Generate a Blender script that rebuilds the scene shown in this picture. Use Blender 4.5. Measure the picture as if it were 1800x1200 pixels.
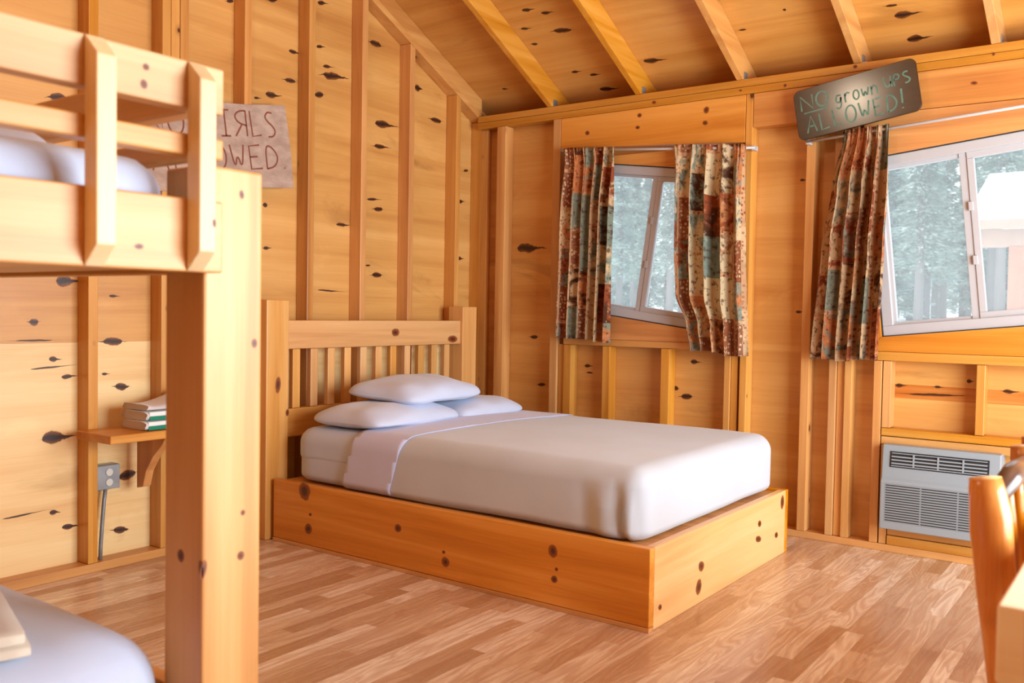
import bpy, math, random
from mathutils import Vector, Matrix, noise
for o in list(bpy.data.objects): bpy.data.objects.remove(o, do_unlink=True)
SC = bpy.context.scene
COL = SC.collection

# ------------------------------------------------------------------ camera
cd = bpy.data.cameras.new('camera'); cam = bpy.data.objects.new('camera', cd); COL.objects.link(cam)
YAW, PIT, ROL = 0.62781188, 0.03403859, 0.01718212
F = Vector((-math.sin(YAW)*math.cos(PIT), math.cos(YAW)*math.cos(PIT), -math.sin(PIT)))
R0 = F.cross(Vector((0,0,1))).normalized(); U0 = R0.cross(F)
RR = math.cos(ROL)*R0 + math.sin(ROL)*U0; UU = -math.sin(ROL)*R0 + math.cos(ROL)*U0
M = Matrix((RR, UU, -F)).transposed().to_4x4(); M.translation = Vector((3.783552, -4.780888, 1.18))
cam.matrix_world = M
cd.sensor_width = 36; cd.sensor_fit = 'HORIZONTAL'; cd.lens = 31.8461; cd.clip_start = 0.05; cd.clip_end = 400
cd.dof.use_dof = True; cd.dof.focus_distance = 4.6; cd.dof.aperture_fstop = 4.0
SC.camera = cam

# ------------------------------------------------------------------ world, lights, exposure
w = bpy.data.worlds.new('winter_sky'); SC.world = w; w.use_nodes = True
bg = w.node_tree.nodes['Background']; bg.inputs[0].default_value = (0.90, 0.95, 1.0, 1); bg.inputs[1].default_value = 2.3
def area_light(name, loc, rot, sx, sy, power, color):
    l = bpy.data.lights.new(name, 'AREA'); l.shape = 'RECTANGLE'; l.size = sx; l.size_y = sy; l.energy = power; l.color = color
    o = bpy.data.objects.new(name, l); COL.objects.link(o); o.location = loc; o.rotation_euler = rot; return o
# daylight of the wide glazed door in the right-hand wall (out of view)
area_light('door_daylight', (5.28, -2.0, 1.16), (0, math.radians(90), 0), 2.0, 2.6, 290, (0.80, 0.93, 1.0))
# ceiling bulb hanging under the ridge
l = bpy.data.lights.new('ceiling_bulb', 'POINT'); l.energy = 24; l.color = (1.0, 0.80, 0.58); l.shadow_soft_size = 0.07
o = bpy.data.objects.new('ceiling_bulb', l); COL.objects.link(o); o.location = (1.56, -3.36, 3.02)
vs = SC.view_settings; vs.view_transform = 'Standard'; vs.look = 'None'; vs.exposure = 0.0; vs.gamma = 1.0; vs.use_curve_mapping = False

# ------------------------------------------------------------------ node helpers
def lin(r, g, b):
    f = lambda c: (c/255/12.92) if c/255 <= 0.04045 else ((c/255+0.055)/1.055)**2.4
    return (f(r), f(g), f(b), 1)
class NT:
    def __init__(s, name):
        s.m = bpy.data.materials.new(name); s.m.use_nodes = True; s.t = s.m.node_tree; s.t.nodes.clear()
        s.out = s.n('ShaderNodeOutputMaterial')
    def n(s, typ, **kw):
        nd = s.t.nodes.new(typ)
        for k, v in kw.items():
            if k == 'ins':
                for i, x in v.items(): s.set(nd, i, x)
            else: setattr(nd, k, v)
        return nd
    def set(s, nd, i, x):
        if isinstance(x, bpy.types.NodeSocket): s.t.links.new(x, nd.inputs[i])
        else: nd.inputs[i].default_value = x
    def math(s, op, a, b=0.0, c=0.0):
        return s.n('ShaderNodeMath', operation=op, ins={0: a, 1: b, 2: c}).outputs[0]
    def mix(s, f, a, b, blend='MIX'):
        nd = s.n('ShaderNodeMix', data_type='RGBA', blend_type=blend, ins={0: f}); s.set(nd, 6, a); s.set(nd, 7, b); return nd.outputs[2]
    def ramp(s, f, stops, interp='LINEAR'):
        nd = s.n('ShaderNodeValToRGB'); cr = nd.color_ramp; cr.interpolation = interp
        while len(cr.elements) < len(stops): cr.elements.new(0.5)
        for e, (p, c) in zip(cr.elements, stops): e.position = p; e.color = c if len(c) == 4 else (*c, 1)
        s.set(nd, 0, f); return nd.outputs[0]
    def range(s, v, a, b, c=0.0, d=1.0, smooth=False):
        nd = s.n('ShaderNodeMapRange', ins={0: v, 1: a, 2: b, 3: c, 4: d}); nd.clamp = True
        if smooth: nd.interpolation_type = 'SMOOTHSTEP'
        return nd.outputs[0]
    def bsdf(s, color, rough=0.5, bump=None, bstr=0.1, bdist=0.002, **kw):
        nd = s.n('ShaderNodeBsdfPrincipled'); s.set(nd, 'Base Color', color); s.set(nd, 'Roughness', rough)
        for k, v in kw.items(): s.set(nd, k.replace('_', ' '), v)
        if bump is not None:
            b = s.n('ShaderNodeBump', ins={0: bstr, 1: bdist, 'Height': bump}); s.t.links.new(b.outputs[0], nd.inputs['Normal'])
        return nd.outputs[0]
    def done(s, sh): s.t.links.new(sh, s.out.inputs[0]); return s.m

def wood(name, light, mid, dark, axis, rough=0.36, knots=0.5, grain=11.0, contrast=1.0, kscale=5.0, spec=0.5, var=0.10):
    t = NT(name)
    tc = t.n('ShaderNodeTexCoord').outputs['Object']
    oi = t.n('ShaderNodeObjectInfo').outputs['Random']
    off = t.n('ShaderNodeCombineXYZ', ins={0: t.math('MULTIPLY', oi, 7.3), 1: t.math('MULTIPLY', oi, 11.1), 2: t.math('MULTIPLY', oi, 5.7)}).outputs[0]
    v = t.n('ShaderNodeVectorMath', operation='ADD', ins={0: tc, 1: off}).outputs[0]
    sc = [grain]*3; sc['XYZ'.index(axis)] = grain*0.055
    mp = t.n('ShaderNodeMapping', ins={0: v, 3: sc}).outputs[0]
    n1 = t.n('ShaderNodeTexNoise', ins={0: mp, 'Scale': 1.0, 'Detail': 4.0, 'Roughness': 0.55, 'Distortion': 0.7}).outputs[0]
    sc2 = [150.0]*3; sc2['XYZ'.index(axis)] = 3.0
    n2 = t.n('ShaderNodeTexNoise', ins={0: t.n('ShaderNodeMapping', ins={0: v, 3: sc2}).outputs[0], 'Scale': 1.0, 'Detail': 2.0}).outputs[0]
    f = t.math('ADD', t.math('MULTIPLY', n1, 0.85), t.math('MULTIPLY', n2, 0.15))
    c = t.ramp(f, [(0.5-0.22/contrast, dark), (0.5, mid), (0.5+0.2/contrast, light)])
    big = t.n('ShaderNodeTexNoise', ins={0: v, 'Scale': 1.3, 'Detail': 1.0}).outputs[0]
    if name.startswith('plywood'):
        ss = [2.2]*3; ss['XYZ'.index(axis)] = 0.7
        st = t.n('ShaderNodeTexNoise', ins={0: t.n('ShaderNodeMapping', ins={0: v, 3: ss}).outputs[0], 'Scale': 1.6, 'Detail': 5.0, 'Roughness': 0.6, 'Distortion': 0.8}).outputs[0]
        c = t.mix(t.range(st, 0.56, 0.74, 0.0, 0.5, True), c, (*[x*0.62 for x in dark[:3]], 1))
        c = t.mix(t.range(st, 0.28, 0.42, 0.30, 0.0, True), c, (*[min(1, x*1.18) for x in light[:3]], 1))
    hv = t.n('ShaderNodeHueSaturation', ins={'Hue': 0.5, 'Saturation': t.range(oi, 0, 1, 1.0-var*0.8, 1.0+var*0.8), 'Value': t.math('MULTIPLY', t.range(t.math('FRACT', t.math('MULTIPLY', oi, 13.7)), 0, 1, 1.0-var, 1.0+var), t.range(big, 0.3, 0.7, 0.96, 1.04)), 'Color': c}).outputs[0]
    c = hv
    if knots > 0:
        sk = [kscale*1.0]*3; sk['XYZ'.index(axis)] = kscale*0.62
        wv = t.n('ShaderNodeTexVoronoi', ins={0: t.n('ShaderNodeMapping', ins={0: v, 3: sk}).outputs[0], 'Scale': 1.0})
        sep = t.n('ShaderNodeSeparateColor', ins={0: wv.outputs['Color']})
        gate = t.math('GREATER_THAN', sep.outputs[0], 1.0-knots)
        rad = t.range(sep.outputs[1], 0, 1, 0.035, 0.085)
        d = t.math('DIVIDE', wv.outputs['Distance'], rad)
        k = t.math('MULTIPLY', gate, t.range(d, 0.75, 1.15, 1.0, 0.0, True))
        halo = t.math('MULTIPLY', gate, t.range(d, 0.8, 2.6, 0.45, 0.0, True))
        c = t.mix(halo, c, (*[x*0.45 for x in dark[:3]], 1))
        c = t.mix(k, c, lin(92, 46, 22))
    return t.done(t.bsdf(c, rough, bump=f, bstr=0.12, bdist=0.002, Specular_IOR_Level=spec))

PL, PM, PD = lin(224,170,98), lin(208,150,78), lin(184,120,54)
MAT = {}
for ax in 'XYZ':
    MAT['stud'+ax] = wood('pine_lumber_'+ax, lin(222,164,92), lin(206,142,70), lin(182,114,48), ax, knots=0.35, kscale=7)
    MAT['bunk'+ax] = wood('bunk_pine_'+ax, lin(230,180,120), lin(220,162,98), lin(198,136,74), ax, knots=0.0, rough=0.42)
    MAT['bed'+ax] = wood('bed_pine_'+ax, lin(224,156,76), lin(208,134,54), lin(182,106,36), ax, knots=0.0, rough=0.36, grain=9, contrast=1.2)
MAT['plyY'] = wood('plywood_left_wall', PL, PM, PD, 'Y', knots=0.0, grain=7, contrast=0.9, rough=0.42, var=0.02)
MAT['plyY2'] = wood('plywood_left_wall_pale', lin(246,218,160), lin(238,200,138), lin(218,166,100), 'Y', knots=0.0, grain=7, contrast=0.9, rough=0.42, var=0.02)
MAT['plyX'] = wood('plywood_window_wall', lin(226,174,104), lin(212,154,84), lin(192,128,62), 'X', knots=0.0, grain=7, contrast=0.9, rough=0.42, var=0.02)
MAT['plyC'] = wood('plywood_ceiling', lin(220,164,92), lin(206,144,72), lin(184,120,54), 'X', knots=0.0, grain=7, contrast=0.9, rough=0.34, var=0.02)
MAT['bedF'] = wood('bed_foot_pine_lit', lin(248,204,142), lin(242,188,120), lin(222,158,90), 'Y', knots=0.0, rough=0.36, grain=9)  # paler copy of the bed pine, side light on the foot put into the colour
MAT['pale'] = wood('table_pine_lit', lin(250,238,212), lin(246,228,196), lin(230,202,160), 'X', knots=0.5, rough=0.4)  # bright light on the table face is raised into this tone
MAT['heart'] = wood('heartwood_streak', lin(206,142,82), lin(186,112,56), lin(140,76,34), 'X', knots=0.0, grain=16)
MAT['log'] = wood('varnished_log', lin(226,158,88), lin(196,118,52), lin(116,60,28), 'Z', knots=0.6, kscale=9, rough=0.24, contrast=1.1, grain=16)
MAT['logend'] = wood('log_end_grain', lin(240,205,150), lin(230,185,125), lin(205,150,95), 'Z', knots=0.0)
MAT['palep'] = wood('upright_pine', lin(238,208,162), lin(230,194,142), lin(212,168,114), 'Z', knots=0.0, rough=0.4)
MAT['logdark'] = wood('dark_log_rail', lin(120,90,78), lin(92,66,56), lin(60,40,34), 'Y', knots=0.0, rough=0.22)

def knot_mat(name, spike, core, edge):
    t = NT(name)
    uv = t.n('ShaderNodeTexCoord').outputs['UV']; ob = t.n('ShaderNodeTexCoord').outputs['Object']
    s = t.n('ShaderNodeSeparateXYZ', ins={0: uv})
    u = t.math('MULTIPLY_ADD', s.outputs[0], 2.0, -1.0); v = t.math('MULTIPLY_ADD', s.outputs[1], 2.0, -1.0)
    nz = t.n('ShaderNodeTexNoise', ins={0: ob, 'Scale': 26.0, 'Detail': 3.0}).outputs[0]
    nn = t.math('SUBTRACT', nz, 0.5)
    if spike:
        v = t.math('ADD', v, t.math('MULTIPLY', nn, 0.7))
        au = t.math('ABSOLUTE', u)
        uc = t.math('DIVIDE', t.math('ADD', u, 0.12), 0.40); kc = t.math('SQRT', t.math('MAXIMUM', t.math('SUBTRACT', 1.0, t.math('MULTIPLY', uc, uc)), 0.0))
        side = t.math('GREATER_THAN', t.math('MULTIPLY', t.math('SUBTRACT', t.math('FRACT', t.math('MULTIPLY', t.n('ShaderNodeSeparateXYZ', ins={0: ob}).outputs[2], 3.0)), 0.5), u), -0.04)
        tail = t.math('MULTIPLY', t.math('POWER', t.math('SUBTRACT', 1.0, au), 1.6), t.math('MULTIPLY_ADD', side, 0.34, 0.10))
        wd = t.math('MAXIMUM', t.math('SUBTRACT', t.math('MAXIMUM', t.math('MULTIPLY', kc, 0.66), tail), 0.02), 0.0001)
        d = t.math('DIVIDE', t.math('ABSOLUTE', v), wd)
    else:
        d = t.math('SQRT', t.math('ADD', t.math('POWER', u, 2.0), t.math('POWER', v, 2.0)))
        d = t.math('ADD', d, t.math('MULTIPLY', nn, 0.45)); d = t.math('DIVIDE', d, 0.78)
    a = t.range(d, 0.78, 1.25, 1.0, 0.0, True)
    c = t.mix(t.range(d, 0.2, 1.0, 0.0, 1.0, True), core, edge)
    sh = t.bsdf(c, 0.45)
    tr = t.n('ShaderNodeBsdfTransparent').outputs[0]
    mx = t.n('ShaderNodeMixShader'); t.set(mx, 0, a); t.t.links.new(tr, mx.inputs[1]); t.t.links.new(sh, mx.inputs[2])
    return t.done(mx.outputs[0])
MAT['knotS'] = knot_mat('plywood_knot', True, lin(46,24,12), lin(124,68,28))
MAT['knotR'] = knot_mat('round_knot', False, lin(78,36,16), lin(150,78,34))

def plain(name, c, rough=0.5, metal=0.0, noise=0.0, **kw):
    t = NT(name); col = c
    if noise:
        nz = t.n('ShaderNodeTexNoise', ins={0: t.n('ShaderNodeTexCoord').outputs['Object'], 'Scale': 14.0, 'Detail': 4.0}).outputs[0]
        col = t.mix(t.range(nz, 0.35, 0.65), (*[x*(1-noise) for x in c[:3]], 1), (*[min(1, x*(1+noise)) for x in c[:3]], 1))
    return t.done(t.bsdf(col, rough, Metallic=metal, **kw))
def fabric(name, c, rough=0.75, weave=900.0, var=0.03, sheen=0.25):
    t = NT(name); ob = t.n('ShaderNodeTexCoord').outputs['Object']
    nz = t.n('ShaderNodeTexNoise', ins={0: ob, 'Scale': 3.0, 'Detail': 3.0}).outputs[0]
    col = t.mix(t.range(nz, 0.35, 0.65), (*[x*(1-var) for x in c[:3]], 1), (*[min(1, x*(1+var)) for x in c[:3]], 1))
    wr = t.n('ShaderNodeTexNoise', ins={0: ob, 'Scale': 9.0, 'Detail': 3.0}).outputs[0]
    return t.done(t.bsdf(col, rough, bump=wr, bstr=0.12, bdist=0.01, Sheen_Weight=sheen, Specular_IOR_Level=0.25))
MAT['sheet'] = fabric('white_bed_sheet', lin(196,206,230))
MAT['sheetband'] = fabric('white_top_sheet', lin(200,202,232))
MAT['pillow'] = fabric('white_pillowcase', lin(200,208,230))
MAT['blanket'] = fabric('grey_blanket', lin(196,202,211), rough=0.7)
MAT['beige'] = fabric('beige_blanket', lin(214,200,182), rough=0.85)
MAT['vinyl'] = plain('window_vinyl', lin(184,180,182), 0.35)
MAT['rod'] = plain('white_rod', lin(186,180,178), 0.3)
MAT['gasket'] = plain('black_gasket', lin(40,36,34), 0.6)
MAT['acw'] = plain('air_conditioner_plastic', lin(146,155,162), 0.4)
MAT['acg'] = plain('air_conditioner_grille', lin(134,142,148), 0.45)
MAT['black'] = plain('recess_shade', lin(30,28,30), 0.6)  # flat dark colour standing for the shade inside the grille openings
MAT['steel'] = plain('galvanised_steel', lin(150,154,156), 0.35, 0.6, 0.12)
MAT['cable'] = plain('grey_conduit', lin(140,142,142), 0.45, 0.3, 0.1)
MAT['ivory'] = plain('outlet_plastic', lin(206,202,190), 0.4)
MAT['towel'] = fabric('grey_towel', lin(206,198,196), rough=0.95)
MAT['towelw'] = fabric('white_towel_stripe', lin(236,234,230), rough=0.95)
MAT['towelg'] = fabric('green_towel_stripe', lin(34,128,100), rough=0.95)
MAT['board'] = None
def glass():
    t = NT('window_glass')
    tr = t.n('ShaderNodeBsdfTransparent', ins={0: (0.95,0.97,0.97,1)}).outputs[0]
    gl = t.n('ShaderNodeBsdfGlossy', ins={0: (0.9,0.95,1,1), 'Roughness': 0.02}).outputs[0]
    df = t.n('ShaderNodeBsdfTranslucent', ins={0: (0.85,0.92,0.95,1)}).outputs[0]  # translucent white in the pane stands for haze over the view
    fr = t.n('ShaderNodeFresnel', ins={0: 1.45}).outputs[0]
    m1 = t.n('ShaderNodeMixShader', ins={0: 0.16}); t.t.links.new(tr, m1.inputs[1]); t.t.links.new(df, m1.inputs[2])
    m2 = t.n('ShaderNodeMixShader'); t.set(m2, 0, t.math('MULTIPLY', fr, 0.7)); t.t.links.new(m1.outputs[0], m2.inputs[1]); t.t.links.new(gl, m2.inputs[2])
    return t.done(m2.outputs[0])
MAT['glass'] = glass()

def floor_mat():
    t = NT('laminate_floor'); tc = t.n('ShaderNodeTexCoord').outputs['Object']
    s = t.n('ShaderNodeSeparateXYZ', ins={0: tc})
    W = 0.066
    row = t.math('FLOOR', t.math('DIVIDE', s.outputs[0], W))
    wn = t.n('ShaderNodeTexWhiteNoise', noise_dimensions='1D'); t.set(wn, 'W', row)
    yy = t.math('ADD', t.math('DIVIDE', s.outputs[1], 0.62), t.math('MULTIPLY', wn.outputs[0], 9.0))
    cell = t.math('FLOOR', yy)
    wc = t.n('ShaderNodeTexWhiteNoise', noise_dimensions='2D')
    t.set(wc, 0, t.n('ShaderNodeCombineXYZ', ins={0: row, 1: cell}).outputs[0])
    base = t.ramp(wc.outputs[0], [(0.0, lin(184,146,112)), (0.3, lin(206,172,140)), (0.6, lin(224,196,166)), (1.0, lin(242,224,202))])
    off = t.n('ShaderNodeCombineXYZ', ins={0: t.math('MULTIPLY', wc.outputs[0], 40.0), 1: t.math('MULTIPLY', wc.outputs[0], 17.0)}).outputs[0]
    v = t.n('ShaderNodeVectorMath', operation='ADD', ins={0: tc, 1: off}).outputs[0]
    n1 = t.n('ShaderNodeTexNoise', ins={0: t.n('ShaderNodeMapping', ins={0: v, 3: (14, 1.6, 1)}).outputs[0], 'Scale': 1.0, 'Detail': 2.0, 'Distortion': 0.6}).outputs[0]
    ring = t.math('PINGPONG', t.math('MULTIPLY', n1, 16.0), 1.0)
    n2 = t.n('ShaderNodeTexNoise', ins={0: t.n('ShaderNodeMapping', ins={0: v, 3: (160, 5, 1)}).outputs[0], 'Scale': 1.0, 'Detail': 2.0}).outputs[0]
    g = t.math('ADD', t.math('MULTIPLY', ring, 0.6), t.math('MULTIPLY', n2, 0.4))
    col = t.mix(t.range(g, 0.25, 0.75, 0.5, 0.0), base, lin(176,124,88))
    fx = t.math('FRACT', t.math('DIVIDE', s.outputs[0], W)); fy = t.math('FRACT', yy)
    gap = t.math('MAXIMUM', t.math('LESS_THAN', fx, 0.02), t.math('LESS_THAN', fy, 0.003))
    col = t.mix(t.math('MULTIPLY', gap, 0.35), col, lin(110,66,44))
    return t.done(t.bsdf(col, t.range(g, 0, 1, 0.32, 0.24), bump=g, bstr=0.05, bdist=0.001, Specular_IOR_Level=0.6))
MAT['floor'] = floor_mat()

def curtain_mat(seed):
    t = NT('patchwork_batik_curtain_%d' % seed); uv = t.n('ShaderNodeTexCoord').outputs['UV']
    uvo = t.n('ShaderNodeVectorMath', operation='ADD', ins={0: uv, 1: (seed*1.37, seed*0.71, 0)}).outputs[0]
    s = t.n('ShaderNodeSeparateXYZ', ins={0: uvo})
    CW, CH = 0.155, 0.23
    colx = t.math('DIVIDE', s.outputs[0], CW); ci = t.math('FLOOR', colx); fx = t.math('FRACT', colx)
    wn = t.n('ShaderNodeTexWhiteNoise', noise_dimensions='1D'); t.set(wn, 'W', ci)
    rowy = t.math('ADD', t.math('DIVIDE', s.outputs[1], CH), t.math('MULTIPLY', wn.outputs[0], 3.0)); ri = t.math('FLOOR', rowy); fy = t.math('FRACT', rowy)
    wc = t.n('ShaderNodeTexWhiteNoise', noise_dimensions='2D'); t.set(wc, 0, t.n('ShaderNodeCombineXYZ', ins={0: ci, 1: ri}).outputs[0])
    cream, teal, rust, brown, org = lin(226,206,170), lin(142,158,148), lin(164,88,54), lin(92,58,40), lin(208,140,92)
    A = t.ramp(wc.outputs[0], [(0.0, cream), (0.22, org), (0.38, teal), (0.56, rust), (0.7, cream), (0.84, teal), (0.93, brown)], 'CONSTANT')
    sc_ = t.n('ShaderNodeSeparateColor', ins={0: wc.outputs[1]})
    B = t.ramp(sc_.outputs[1], [(0.0, teal), (0.25, rust), (0.45, cream), (0.65, brown), (0.85, org)], 'CONSTANT')
    nz = t.n('ShaderNodeTexNoise', ins={0: uvo, 'Scale': 9.0, 'Detail': 4.0, 'Roughness': 0.6, 'Distortion': 1.0}).outputs[0]
    c = t.mix(t.range(nz, 0.44, 0.60, 0, 1, True), A, B)
    n3 = t.n('ShaderNodeTexNoise', ins={0: uvo, 'Scale': 34.0, 'Detail': 4.0, 'Roughness': 0.6}).outputs[0]
    c = t.mix(t.range(n3, 0.52, 0.64, 0, 0.8, True), c, brown)
    c = t.mix(t.range(n3, 0.30, 0.44, 0.6, 0.0, True), c, cream)
    # rust blocks strewn with pale dots, and dotted bands on some patch edges
    dv = t.n('ShaderNodeTexVoronoi', ins={0: uvo, 'Scale': 46.0, 'Randomness': 0.6}).outputs['Distance']
    dots = t.range(dv, 0.25, 0.45, 1, 0, True)
    blk = t.math('GREATER_THAN', sc_.outputs[0], 0.80)
    c = t.mix(t.math('MULTIPLY', blk, 0.85), c, t.mix(dots, lin(158,92,62), lin(230,208,172)))
    bx = t.math('LESS_THAN', fx, 0.15); by = t.math('MULTIPLY', t.math('LESS_THAN', fy, 0.09), t.math('GREATER_THAN', sc_.outputs[2], 0.5))
    bc = t.mix(dots, lin(228,190,150), lin(160,76,46))
    c = t.mix(t.math('MULTIPLY', t.math('MAXIMUM', bx, by), 0.7), c, bc)
    c = t.mix(1.0, c, {3: (0.74,0.56,0.46,1), 2: (0.95,0.88,0.80,1)}.get(seed, (0.95,0.80,0.68,1)), 'MULTIPLY')
    sh = t.bsdf(c, 0.85, Specular_IOR_Level=0.2)
    tl = t.n('ShaderNodeBsdfTranslucent'); t.set(tl, 0, c)
    mx = t.n('ShaderNodeMixShader', ins={0: 0.26}); t.t.links.new(sh, mx.inputs[1]); t.t.links.new(tl.outputs[0], mx.inputs[2])
    return t.done(mx.outputs[0])

def sign_mat(name, a, b, rough, sc=6.0, coat=0.0):
    t = NT(name); ob = t.n('ShaderNodeTexCoord').outputs['Object']
    nz = t.n('ShaderNodeTexNoise', ins={0: t.n('ShaderNodeMapping', ins={0: ob, 3: (1, 1, 2.2)}).outputs[0], 'Scale': sc, 'Detail': 6.0, 'Roughness': 0.65}).outputs[0]
    c = t.mix(t.range(nz, 0.35, 0.65), a, b)
    return t.done(t.bsdf(c, rough, bump=nz, bstr=0.1, bdist=0.002, Coat_Weight=coat, Coat_Roughness=0.17, Coat_IOR=1.6))
MAT['kraft'] = sign_mat('weathered_board', lin(186,160,142), lin(160,132,116), 0.8, 9)
MAT['slate'] = sign_mat('black_painted_board', lin(48,30,19), lin(28,20,14), 0.3, 9, 1.0)
MAT['paintbrown'] = plain('brown_paint', lin(128,68,52), 0.8)
MAT['chalk'] = plain('teal_chalk', lin(92,122,104), 0.8, noise=0.2)

# ------------------------------------------------------------------ mesh builder
class MB:
    def __init__(s): s.v, s.f, s.m, s.uv = [], [], [], []
    def add(s, vs, fs, mi=0, uvs=None):
        b = len(s.v); s.v += [tuple(p) for p in vs]
        for k, f in enumerate(fs):
            s.f.append([b+i for i in f]); s.m.append(mi); s.uv.append(uvs[k] if uvs else None)
        return s
    def box(s, x0, x1, y0, y1, z0, z1, mi=0):
        return s.hexa([(x0,y0,z0),(x1,y0,z0),(x1,y1,z0),(x0,y1,z0),(x0,y0,z1),(x1,y0,z1),(x1,y1,z1),(x0,y1,z1)], mi)
    def hexa(s, p, mi=0):
        return s.add(p, [(3,2,1,0),(4,5,6,7),(0,1,5,4),(1,2,6,5),(2,3,7,6),(3,0,4,7)], mi)
    def prism(s, poly, axis, lo, hi, mi=0):
        # poly of (a,b): axis Y -> (x,z), axis X -> (y,z), axis Z -> (x,y)
        n = len(poly); mk = {'Y': lambda a,b,c:(a,c,b), 'X': lambda a,b,c:(c,a,b), 'Z': lambda a,b,c:(a,b,c)}[axis]
        vs = [mk(a,b,lo) for a,b in poly]+[mk(a,b,hi) for a,b in poly]
        fs = [list(range(n)), list(range(2*n-1, n-1, -1))]+[(i, n+i, n+(i+1)%n, (i+1)%n) for i in range(n)]
        return s.add(vs, fs, mi)
    def tube(s, path, rad, seg=12, cap=True, mi=0, capmi=None):
        path = [Vector(p) for p in path]; n = len(path)
        rs = rad if isinstance(rad, (list, tuple)) else [rad]*n
        rings = []; prev = None
        for i, p in enumerate(path):
            d = (path[min(i+1, n-1)]-path[max(i-1, 0)]).normalized()
            a = prev if prev is not None else (Vector((0,0,1)) if abs(d.z) < 0.9 else Vector((1,0,0)))
            x = (a-d*a.dot(d)).normalized(); y = d.cross(x); prev = x
            rings.append([p+(x*math.cos(2*math.pi*k/seg)+y*math.sin(2*math.pi*k/seg))*rs[i] for k in range(seg)])
        vs = [q for r in rings for q in r]; fs = []
        for i in range(n-1):
            for k in range(seg):
                fs.append((i*seg+k, i*seg+(k+1)%seg, (i+1)*seg+(k+1)%seg, (i+1)*seg+k))
        s.add(vs, fs, mi)
        if cap:
            b = len(s.v)-len(vs)
            s.f.append([b+k for k in range(seg-1,-1,-1)]); s.m.append(capmi if capmi is not None else mi); s.uv.append(None)
            s.f.append([b+(n-1)*seg+k for k in range(seg)]); s.m.append(capmi if capmi is not None else mi); s.uv.append(None)
        return s
    def grid(s, fn, nu, nv, mi=0, uvfn=None, flip=False):
        vs = [fn(i/nu, j/nv) for j in range(nv+1) for i in range(nu+1)]; fs = []; us = []
        for j in range(nv):
            for i in range(nu):
                q = [j*(nu+1)+i, j*(nu+1)+i+1, (j+1)*(nu+1)+i+1, (j+1)*(nu+1)+i]
                cs = [(i/nu,j/nv),((i+1)/nu,j/nv),((i+1)/nu,(j+1)/nv),(i/nu,(j+1)/nv)]
                if flip: q.reverse(); cs.reverse()
                fs.append(q); us.append([uvfn(*c) for c in cs] if uvfn else None)
        return s.add(vs, fs, mi, us)
    def knots(s, lst, axis, val, mi=1):
        # quads lying 0.6 mm proud of a face; (h, v, half length, half height, tilt)
        for h, v, a, b, t in lst:
            a, b = a*1.15, b*1.2
            pts = []
            for su, sv in ((-1,-1),(1,-1),(1,1),(-1,1)):
                dh, dv = su*a*math.cos(t)-sv*b*math.sin(t), su*a*math.sin(t)+sv*b*math.cos(t)
                H, V = h+dh, v+dv
                pts.append({'X': (val, H, V), 'Y': (H, val, V), 'Z': (H, V, 0)}[axis] if not callable(val) else val(H, V))
            s.add(pts, [(0,1,2,3)], mi, [[(0,0),(1,0),(1,1),(0,1)]])
        return s

def mesh_obj(name, mb, mats, origin=(0,0,0), parent=None, smooth=False, bevel=0.0, seg=2):
    me = bpy.data.meshes.new(name); o_ = Vector(origin)
    me.from_pydata([tuple(Vector(p)-o_) for p in mb.v], [], mb.f)
    mats = mats if isinstance(mats, (list, tuple)) else [mats]
    for k in mats: me.materials.append(MAT[k] if isinstance(k, str) else k)
    for p, mi in zip(me.polygons, mb.m): p.material_index = mi; p.use_smooth = smooth
    if any(u for u in mb.uv):
        ul = me.uv_layers.new(name='UVMap')
        for p, u in zip(me.polygons, mb.uv):
            if u:
                for li, c in zip(p.loop_indices, u): ul.data[li].uv = c
    me.validate(); me.update()
    ob = bpy.data.objects.new(name, me); COL.objects.link(ob)
    if parent is not None: ob.parent = parent
    else: ob.location = o_
    if bevel:
        b = ob.modifiers.new('bevel', 'BEVEL'); b.width = bevel; b.segments = seg; b.limit_method = 'ANGLE'; b.angle_limit = math.radians(40)
    return ob
def tag(o, label=None, cat=None, group=None, kind=None):
    for k, v in (('label', label), ('category', cat), ('group', group), ('kind', kind)):
        if v: o[k] = v
    return o
def thing(name, loc, label, cat, group=None):
    e = bpy.data.objects.new(name, None); COL.objects.link(e); e.location = loc; e.empty_display_size = 0.1
    return tag(e, label, cat, group)
def part(name, mb, mats, parent, **kw):
    # mesh written in world coordinates, shifted to its thing's base
    loc = Vector((0,0,0)); q = parent
    while q is not None: loc += q.location; q = q.parent
    return mesh_obj(name, mb, mats, origin=loc, parent=parent, **kw)
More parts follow.
